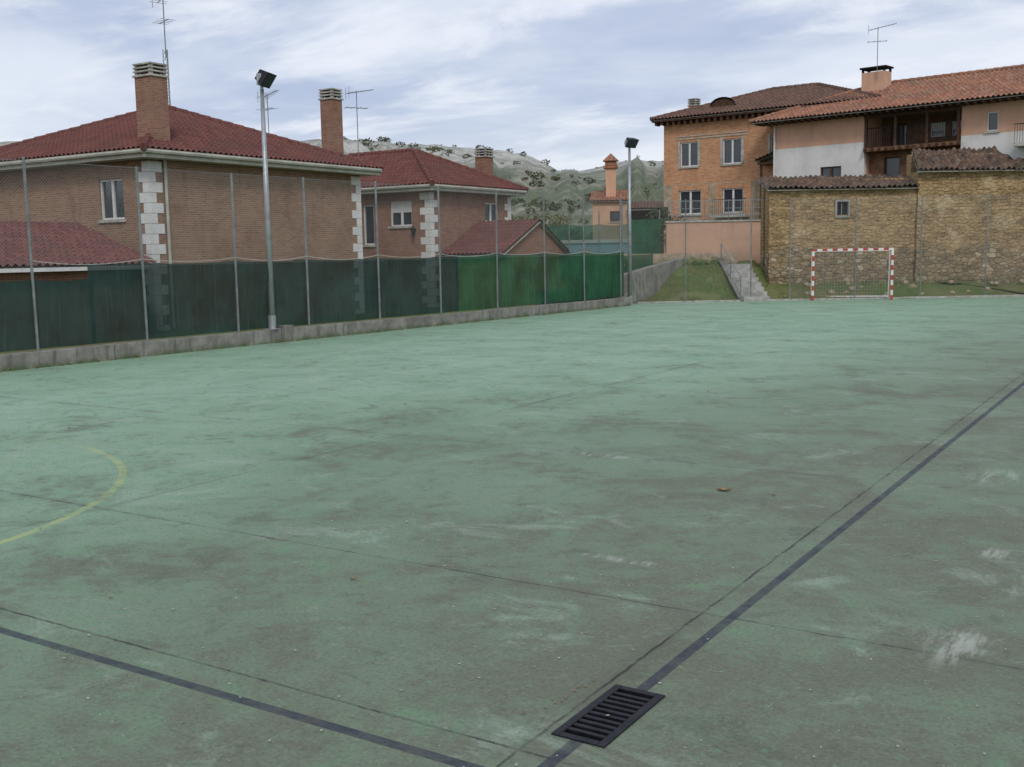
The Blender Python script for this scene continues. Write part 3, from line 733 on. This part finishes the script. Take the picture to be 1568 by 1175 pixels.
b=MB();b.box(3.2,5.2,-.6,-.02,3.85,3.97);b.out('balcony_slab',M['cap'],D)
b=MB()
for k in range(17): b.cyl((3.25+k*.12,-.57,3.97),(3.25+k*.12,-.57,4.8),.01,n=4)
b.cyl((3.2,-.57,4.8),(5.2,-.57,4.8),.02,n=6);b.out('balcony_railing',M['black'],D)
pw=empty('pink_boundary_wall',(-21.6,47.9,0),32)
MB().box(0,4.8,0,.3,.8,3.45).out('wall_body',M['pink'],pw);b=MB().box(-.05,4.85,-.05,.35,3.45,3.53);b.out('wall_coping',M['cap'],pw)
b=MB()
for k in range(9): b.cyl((.1+k*.575,.15,3.53),(.1+k*.575,.15,4.5),.018,n=5)
for z in(3.8,4.1,4.45): b.cyl((.1,.15,z),(4.7,.15,z),.012,n=5)
b.out('railing',M['galvd'],pw)
# ------------------------------------------------------------------ PEACH HOUSE
Hh=empty('peach_house',(-18.7,54.6,0),-10)
wall('left_wing_upper',Hh,'y',0,0,4.86,7.15,8.38,M['peach'])
wall('left_wing_lower',Hh,'y',0,0,4.86,.8,7.15,M['whitewash'],[(2.6,3.7,5.5,6.1)]);window(Hh,'y',0,2.6,3.7,5.5,6.1,2,frame='wood')
MB().box(0,.25,.25,7.6,.8,8.38).box(4.61,4.859,.25,2.0,.8,8.38).out('left_return_walls',M['peach'],Hh)
wall('loggia_back',Hh,'y',2.0,4.86,9.43,6.86,8.38,M['woodl'],[(7.25,7.95,7.3,8.0),(8.25,8.95,7.3,8.0),(5.3,6.1,6.95,8.1)])
window(Hh,'y',2.0,7.25,7.95,7.3,8.0,1,.6,sill=False);window(Hh,'y',2.0,8.25,8.95,7.3,8.0,1,.6,sill=False);window(Hh,'y',2.0,5.3,6.1,6.95,8.1,1,frame='wood',sill=False)
MB().box(4.87,9.42,-.15,2.2,6.66,6.84).out('loggia_floor',M['woodl'],Hh)
b=MB()
for k in range(14): b.box(4.95+k*.34,5.05+k*.34,-.3,-.16,6.66,6.8)
for x in (4.95,6.4,7.9,9.32): b.box(x-.06,x+.06,-.1,.02,6.85,8.38)
b.box(4.87,9.42,-.12,.04,8.22,8.375)
b.out('loggia_timbers',M['wood'],Hh)
b=MB()
for k in range(38): b.cyl((5.0+k*.117,-.08,6.85),(5.0+k*.117,-.08,7.75),.009,n=4)
b.cyl((4.95,-.08,7.75),(9.35,-.08,7.75),.022,n=6);b.out('loggia_railing',M['black'],Hh)
wall('below_loggia',Hh,'y',.6,4.87,9.42,.8,6.65,M['woodl'],[(5.6,6.4,5.2,6.4),(7.6,8.4,5.2,6.4)]);window(Hh,'y',.6,5.6,6.4,5.2,6.4,1,frame='wood');window(Hh,'y',.6,7.6,8.4,5.2,6.4,1,frame='wood')
wall('right_wing_upper',Hh,'y',0,9.43,18,7.05,8.38,M['peach'],[(10.54,11.04,7.15,8.0),(13.2,14.2,7.15,8.0)])
window(Hh,'y',0,*(10.54,11.04,7.15,8.0),1);window(Hh,'y',0,13.2,14.2,7.15,8.0,2)
wall('right_wing_lower',Hh,'y',0,9.43,18,.8,7.05,M['whitewash'])
MB().box(9.431,9.68,.25,2,.8,8.38).box(17.75,18,.25,7.6,.8,8.38).box(.25,17.75,7.35,7.6,.8,8.38).out('right_return_walls',M['peach'],Hh)
MB().box(11.9,13.0,-.7,-.01,6.35,6.5).out('balcony_slab',M['cap'],Hh)
b=MB()
for k in range(10): b.cyl((11.95+k*.11,-.66,6.5),(11.95+k*.11,-.66,7.3),.01,n=4)
b.cyl((11.9,-.66,7.3),(13,-.66,7.3),.02,n=5);b.out('balcony_railing',M['black'],Hh)
b=MB()
for k in range(52): b.box(-.6+k*.36,-.48+k*.36,-.8,-.003,8.36,8.47)
b.out('rafter_ends',M['wood'],Hh)
hip_roof(Hh,-.9,18.8,-.9,8.5,8.5,10.3,M['tileB'],True,False)
tile_poly('lean_to_roof',[(-1.3,.4,6.7),(0,.4,7.1),(0,3,7.1),(-1.3,3,6.7)][::1],M['tileC'],Hh)
MB().box(-1.1,-1.0,.6,.7,.8,6.7).box(-1.1,-1.0,2.7,2.8,.8,6.7).box(-1.2,0,.5,2.9,6.5,6.6).out('lean_to_timbers',M['wood'],Hh)
MB().box(3.5,4.7,2.5,3.3,9.2,10.8).out('chimney_stack',M['peach'],Hh)
b=MB().box(3.42,4.78,2.42,3.38,10.97,11.05)
for x in(3.5,4.6):
    for y in(2.5,3.2): b.box(x,x+.1,y,y+.1,10.8,10.97)
b.out('chimney_cap',M['dark'],Hh)
MB().cyl((.12,-.1,1),(.12,-.1,8.3),.05,n=8).out('downpipe',M['white'],Hh)
antenna(-14.0,56.2,10.3,12.9,.018,15,1.3);antenna(-6.6,54.8,10.2,11.7,.016,25,1.1)
# ------------------------------------------------------------------ ADOBE WALL
W=empty('adobe_wall',(-15.65,45.25,0),33)
def rough_wall(name,x0,x1,y0,th_,z0,z1,mat,parent,ops=()):
    nx=int((x1-x0)/.1);nz=int((z1-z0)/.1);vs=[];fs=[];
    for i in range(nx+1):
        for j in range(nz+1):
            x=x0+(x1-x0)*i/nx;z=z0+(z1-z0)*j/nz
            d=.13*noise.noise(Vector((x*.7,z*.7,2)))+.06*noise.noise(Vector((x*2.5,z*3.2,7)))+.03*noise.noise(Vector((x*6,z*7,1)))
            vs.append((x,y0+d,z))
    for i in range(nx):
        for j in range(nz):
            x=x0+(x1-x0)*(i+.5)/nx;z=z0+(z1-z0)*(j+.5)/nz
            if any(o[0]<x<o[1] and o[2]<z<o[3] for o in ops): continue
            a=i*(nz+1)+j;fs.append((a,a+nz+1,a+nz+2,a+1))
    n=len(vs);c=[(x0,y0,z0),(x0,y0+th_,z0),(x0,y0+th_,z1),(x0,y0,z1),(x1,y0,z0),(x1,y0+th_,z0),(x1,y0+th_,z1),(x1,y0,z1)]
    vs+=c;fs+=[(n,n+3,n+2,n+1),(n+4,n+5,n+6,n+7),(n+1,n+2,n+6,n+5),(n+3,n+7,n+6,n+2)]
    return mesh(name,vs,fs,mat,parent)
rough_wall('left_section',0,6.3,0,.7,.2,4.62,M['adobe'],W,[(2.88,3.36,3.48,4.08)])
MB().box(2.8,3.44,.12,.3,3.4,4.16).out('window_recess',M['dark'],W)
b=MB().box(2.80,2.88,-.12,.1,3.4,4.16).box(3.36,3.44,-.12,.1,3.4,4.16).box(2.88,3.36,-.12,.1,4.08,4.16).box(2.88,3.36,-.12,.1,3.4,3.48).box(3.1,3.13,.02,.05,3.48,4.08);b.out('window_surround',M['concrete'],W)
rough_wall('right_section',6.3,20,-.12,.8,.2,5.28,M['adobe'],W)
tile_poly('left_coping',[(-.15,-.28,4.62),(6.35,-.28,4.62),(6.35,1.5,5.2),(-.15,1.5,5.2)],M['tileD'],W,amp=.05,jit=.04)
tile_poly('right_roof',[(6.15,-.45,5.28),(10.6,-.45,5.28),(10.3,1.5,6.3),(6.6,1.5,6.3)],M['tileD'],W,amp=.055,jit=.06)
tile_poly('right_roof_low',[(10.6,-.45,5.28),(20.2,-.45,5.28),(20.2,1.2,5.75),(10.6,1.2,5.75)],M['tileD'],W,amp=.055,jit=.06)
MB().box(0,6.3,1.0,1.5,.2,5.1).box(6.4,10.3,1.0,1.5,.2,6.1).box(10.4,20,.8,1.2,.2,5.65).out('rear_wall',M['adobe'],W)
b=MB()
for _ in range(40):
    x=random.uniform(.3,17);s=random.uniform(.05,.16)
    bi=len(b.v);bm=bmesh.new();bmesh.ops.create_icosphere(bm,subdivisions=1,radius=s)
    y=random.uniform(-1.6,-.3)
    gx=-15.65+cr*x-sr*y;gy=45.25+sr*x+cr*y;zz=th(gx,gy)
    for v_ in bm.verts: b.v.append((x+v_.co.x*random.uniform(.8,1.3),y+v_.co.y,zz+v_.co.z*.7+.02))
    for f_ in bm.faces: b.f.append(tuple(bi+v_.index for v_ in f_.verts))
    bm.free()
ro=b.out('loose_stones',M['stone']);ro.location=(-15.65,45.25,0);ro.rotation_euler=(0,0,rad(33))
# ------------------------------------------------------------------ FAR GREEN FENCE & THINGS BEHIND
ff=empty('green_mesh_fence')
P=[(-25.9,43.2),(-24.7,43.9),(-23.5,44.6),(-22.3,45.3),(-21.1,46.0)]
cloth('windbreak_sheer',ff,P,.9,3.4,M['nettr'],seed=3,sag=.12)
cloth('windbreak_panel',ff,[(-22.2,45.2),(-21.6,45.6),(-21.0,45.9)],.9,3.6,M['netlt'],seed=5,off=-.08)
b=MB()
for x,y in P: b.cyl((x,y,.5),(x,y,4.0),.03,n=6)
b.out('posts',M['galvd'],ff)
cloth('windbreak_low_panel',ff,[(-24.6,41.6),(-22.5,42.7),(-20.4,43.8)],.9,2.0,M['netlt'],seed=8)
pb=empty('blue_white_shed',(-29.6,50.5,0),30)
MB().box(0,5.0,0,3,.6,2.6).out('shed_walls',M['blue'],pb);MB().box(-.1,5.1,-.1,3.1,2.6,2.78).out('shed_roof',M['white'],pb)
MB().box(1.6,2.2,-.02,0,.8,2.3).out('shed_door',M['cap'],pb)
S=empty('pink_outbuilding',(-35.9,67.2,0),25)
wall('front',S,'y',0,0,2.4,1,5.6,M['pink'],[(1.2,1.9,4.2,4.9)]);window(S,'y',0,1.2,1.9,4.2,4.9,1,frame='wood')
MB().box(0,.2,.25,4,1,5.6).box(2.2,2.4,.25,4,1,5.6).out('sides',M['pink'],S)
tile_poly('roof',[(-.2,-.3,5.6),(2.6,-.3,5.6),(2.6,2.2,6.4),(-.2,2.2,6.4)],M['tileB'],S)
tile_poly('roof_b',[(2.6,4.4,5.6),(-.2,4.4,5.6),(-.2,2.2,6.4),(2.6,2.2,6.4)],M['tileB'],S)
b=MB().box(.9,1.6,.6,1.2,5.8,8.1).out('chimney_stack',M['peach'],S)
b=MB().box(.75,1.75,.45,1.35,7.9,8.05);b.v+=[(.7,.4,8.4),(1.8,.4,8.4),(1.8,1.4,8.4),(.7,1.4,8.4),(1.25,.9,8.95)];k=len(b.v)-5;b.f+=[(k,k+1,k+4),(k+1,k+2,k+4),(k+2,k+3,k+4),(k+3,k,k+4),(k,k+3,k+2,k+1)];b.box(.85,1.65,.55,1.25,8.1,8.4);b.out('chimney_hood',M['tileB'],S)
tile_poly('porch_roof',[(2.4,-.6,5.0),(5.2,-.6,5.0),(5.2,2.4,5.6),(2.4,2.4,5.6)],M['tileC'],S)
MB().box(2.5,2.6,-.4,-.3,1,5).box(5,5.1,-.4,-.3,1,5).box(2.5,5.1,1.8,2,1,5).out('porch_timbers',M['wood'],S)
# ------------------------------------------------------------------ SHRUBS
def clump(vs,fs,c,R,n,ls,flat=.75):
    for _ in range(n):
        d=Vector((random.gauss(0,1),random.gauss(0,1),random.gauss(0,1))).normalized()*R*random.uniform(.35,1)**.6
        d.z*=flat;p=c+d*(1+.35*noise.noise((c+d)*1.3/R))
        a=Vector((random.uniform(-1,1),random.uniform(-1,1),random.uniform(-1,1))).normalized()*ls*random.uniform(.6,1.4);bb=a.orthogonal().normalized()*ls*random.uniform(.4,.9)
        i=len(vs);vs+=[p-a,p+bb,p+a,p-bb];fs.append((i,i+1,i+2,i+3))
vs=[];fs=[]
cent=[(random.uniform(24,42),random.uniform(200,410)) for _ in range(16)]+[(random.gauss(29,1.6),random.uniform(170,300)) for _ in range(10)]
for _ in range(300):
    if random.random()<.75:
        ca_,cr_=random.choice(cent);a=random.gauss(ca_,.9);r=random.gauss(cr_,16)
    else: a=random.uniform(24,42);r=random.uniform(220,430)
    r=min(max(r,150),440)
    x=-math.sin(rad(a))*r;y=math.cos(rad(a))*r;R=random.choice((.4,.6,.8,1.2,1.8))*random.uniform(.8,1.2)
    clump(vs,fs,Vector((x,y,th(x,y)+R*.3)),R,55,R*.2,.6)
mesh('hillside_scrub',vs,fs,M['leaf'],None,uv=False)
# small trees in the gardens beyond the houses
def small_tree(x,y,z,h,R):
    p=empty('garden_tree',(x,y,z));b=MB();b.cyl((0,0,-.3),(.1,.05,h*.45),.13,.08,7);vs=[];fs=[]
    for k in range(9):
        a=k*2.4;q=Vector((math.cos(a)*R*random.uniform(.3,.8),math.sin(a)*R*random.uniform(.3,.8),h*random.uniform(.55,.95)))
        b.cyl((.1,.05,h*.40),q,.05,.015,5);clump(vs,fs,q,R*random.uniform(.35,.6),130,.11,.8)
    b.out('trunk_and_limbs',M['bark'],p,True);mesh('crown',vs,fs,M['leafy'],p,uv=False)
for (x,y,h,R) in ((-50,86,3.9,1.7),(-47,84,3.2,1.5),(-53.5,86,3.6,1.8),(-44,88,2.9,1.4),(-60,92,4.6,1.8)): small_tree(x,y,th(x,y),h,R)
vs=[];fs=[]
for (x,y,z,R) in ((-22.6,50.5,3.2,.9),(-23.3,50.9,3.9,.6),(-22.0,50.2,2.6,.8)): clump(vs,fs,Vector((x,y,z)),R,500,.07,.9)
mesh('garden_shrub',vs,fs,M['leaf'],None,uv=False)
vs=[];fs=[]
for k in range(60):
    x,y=K(random.uniform(3.5,10.3),E+4.1+random.uniform(-.3,.1));clump(vs,fs,Vector((x,y,1.45+random.uniform(0,.25))),.22,26,.045)
for k in range(40):
    l_=random.uniform(11.3,30);x,y=K(l_,E+1.75);clump(vs,fs,Vector((x,y,.65)),random.uniform(.08,.25),20,.035)
mesh('bank_weeds',vs,fs,M['grass'],None,uv=False)
vs=[];fs=[]
for k in range(70):
    y=random.uniform(8,38.5);x=wallx(y)+random.uniform(.02,.07);clump(vs,fs,Vector((x,y,.02)),random.uniform(.02,.07),9,.02,.9)
mesh('wall_weeds',vs,fs,M['grass'],None,uv=False)
# ------------------------------------------------------------------ WORLD
w=bpy.data.worlds.new('World');scene.world=w;w.use_nodes=True;t=w.node_tree;n=t.nodes;L=t.links
bg=n['Background'];sky=n.new('ShaderNodeTexSky');sky.sky_type='NISHITA';sky.sun_disc=False
SE,SA=42,140
sky.sun_elevation=rad(SE);sky.sun_rotation=rad(SA)
tc=n.new('ShaderNodeTexCoord');sp=n.new('ShaderNodeSeparateXYZ');L.new(tc.outputs['Generated'],sp.inputs[0])
def mth(op,a,b):
    m=n.new('ShaderNodeMath');m.operation=op
    for i,v in enumerate((a,b)):
        if isinstance(v,(int,float)): m.inputs[i].default_value=v
        else: L.new(v,m.inputs[i])
    return m.outputs[0]
zz=mth('ADD',mth('MAXIMUM',sp.outputs[2],0),.16)
cb=n.new('ShaderNodeCombineXYZ');L.new(mth('DIVIDE',sp.outputs[0],zz),cb.inputs[0]);L.new(mth('DIVIDE',sp.outputs[1],zz),cb.inputs[1])
def nz(scale,det,rough,dist,loc):
    mp=n.new('ShaderNodeMapping');L.new(cb.outputs[0],mp.inputs[0]);mp.inputs['Location'].default_value=loc;mp.inputs['Rotation'].default_value=(0,0,rad(-32));mp.inputs['Scale'].default_value=(.6,1.1,1)
    q=n.new('ShaderNodeTexNoise');L.new(mp.outputs[0],q.inputs['Vector']);q.inputs['Scale'].default_value=scale;q.inputs['Detail'].default_value=det;q.inputs['Roughness'].default_value=rough;q.inputs['Distortion'].default_value=dist;return q.outputs['Fac']
def mr(f,a,b,c,d):
    m=n.new('ShaderNodeMapRange');m.interpolation_type='SMOOTHSTEP';L.new(f,m.inputs[0]);m.inputs[1].default_value=a;m.inputs[2].default_value=b;m.inputs[3].default_value=c;m.inputs[4].default_value=d;return m.outputs[0]
def mx(f,a,b):
    m=n.new('ShaderNodeMix');m.data_type='RGBA'
    if isinstance(f,(int,float)): m.inputs['Factor'].default_value=f
    else: L.new(f,m.inputs['Factor'])
    for k,v in (('A',a),('B',b)):
        so=[i for i in m.inputs if i.name==k and i.type=='RGBA'][0]
        if isinstance(v,tuple): so.default_value=(*v,1)
        else: L.new(v,so)
    return [o for o in m.outputs if o.type=='RGBA'][0]
c1=nz(.8,6,.55,.4,(3,1,0));c2=nz(2.2,7,.6,.3,(1,5,2))
cloud=mx(mr(c1,.36,.60,0,1),(4.7,5.5,7.4),(8.0,8.5,9.6))
cloud=mx(mr(c2,.45,.66,0,.75),cloud,(9.8,10.0,10.6))
cloud=mx(mr(sp.outputs[2],.02,.16,.65,0),cloud,(9.3,9.6,10.1))
col=mx(.88,sky.outputs[0],cloud)
L.new(col,bg.inputs[0]);bg.inputs[1].default_value=.1
sd=bpy.data.lights.new('sun','SUN');sd.energy=1.3;sd.angle=rad(14);sd.color=(1,.94,.85);so=bpy.data.objects.new('sun',sd);COL.objects.link(so)
d=Vector((math.sin(rad(SA))*math.cos(rad(SE)),math.cos(rad(SA))*math.cos(rad(SE)),math.sin(rad(SE))))
so.rotation_euler=d.to_track_quat('Z','Y').to_euler();so.location=(20,-20,30)
# ------------------------------------------------------------------ CAMERA
cd=bpy.data.cameras.new('camera');co=bpy.data.objects.new('camera',cd);COL.objects.link(co);scene.camera=co
cd.sensor_width=36;cd.lens=36*1650/1568;cd.clip_end=6000;cd.clip_start=.05
Rm=Matrix.Rotation(rad(32.5),3,'Z')@Matrix.Rotation(rad(90-6.91),3,'X')@Matrix.Rotation(rad(-1.0),3,'Z')
co.matrix_world=Matrix.Translation((0,0,2.15))@Rm.to_4x4()
scene.view_settings.view_transform='Standard';scene.view_settings.look='None';scene.view_settings.exposure=0
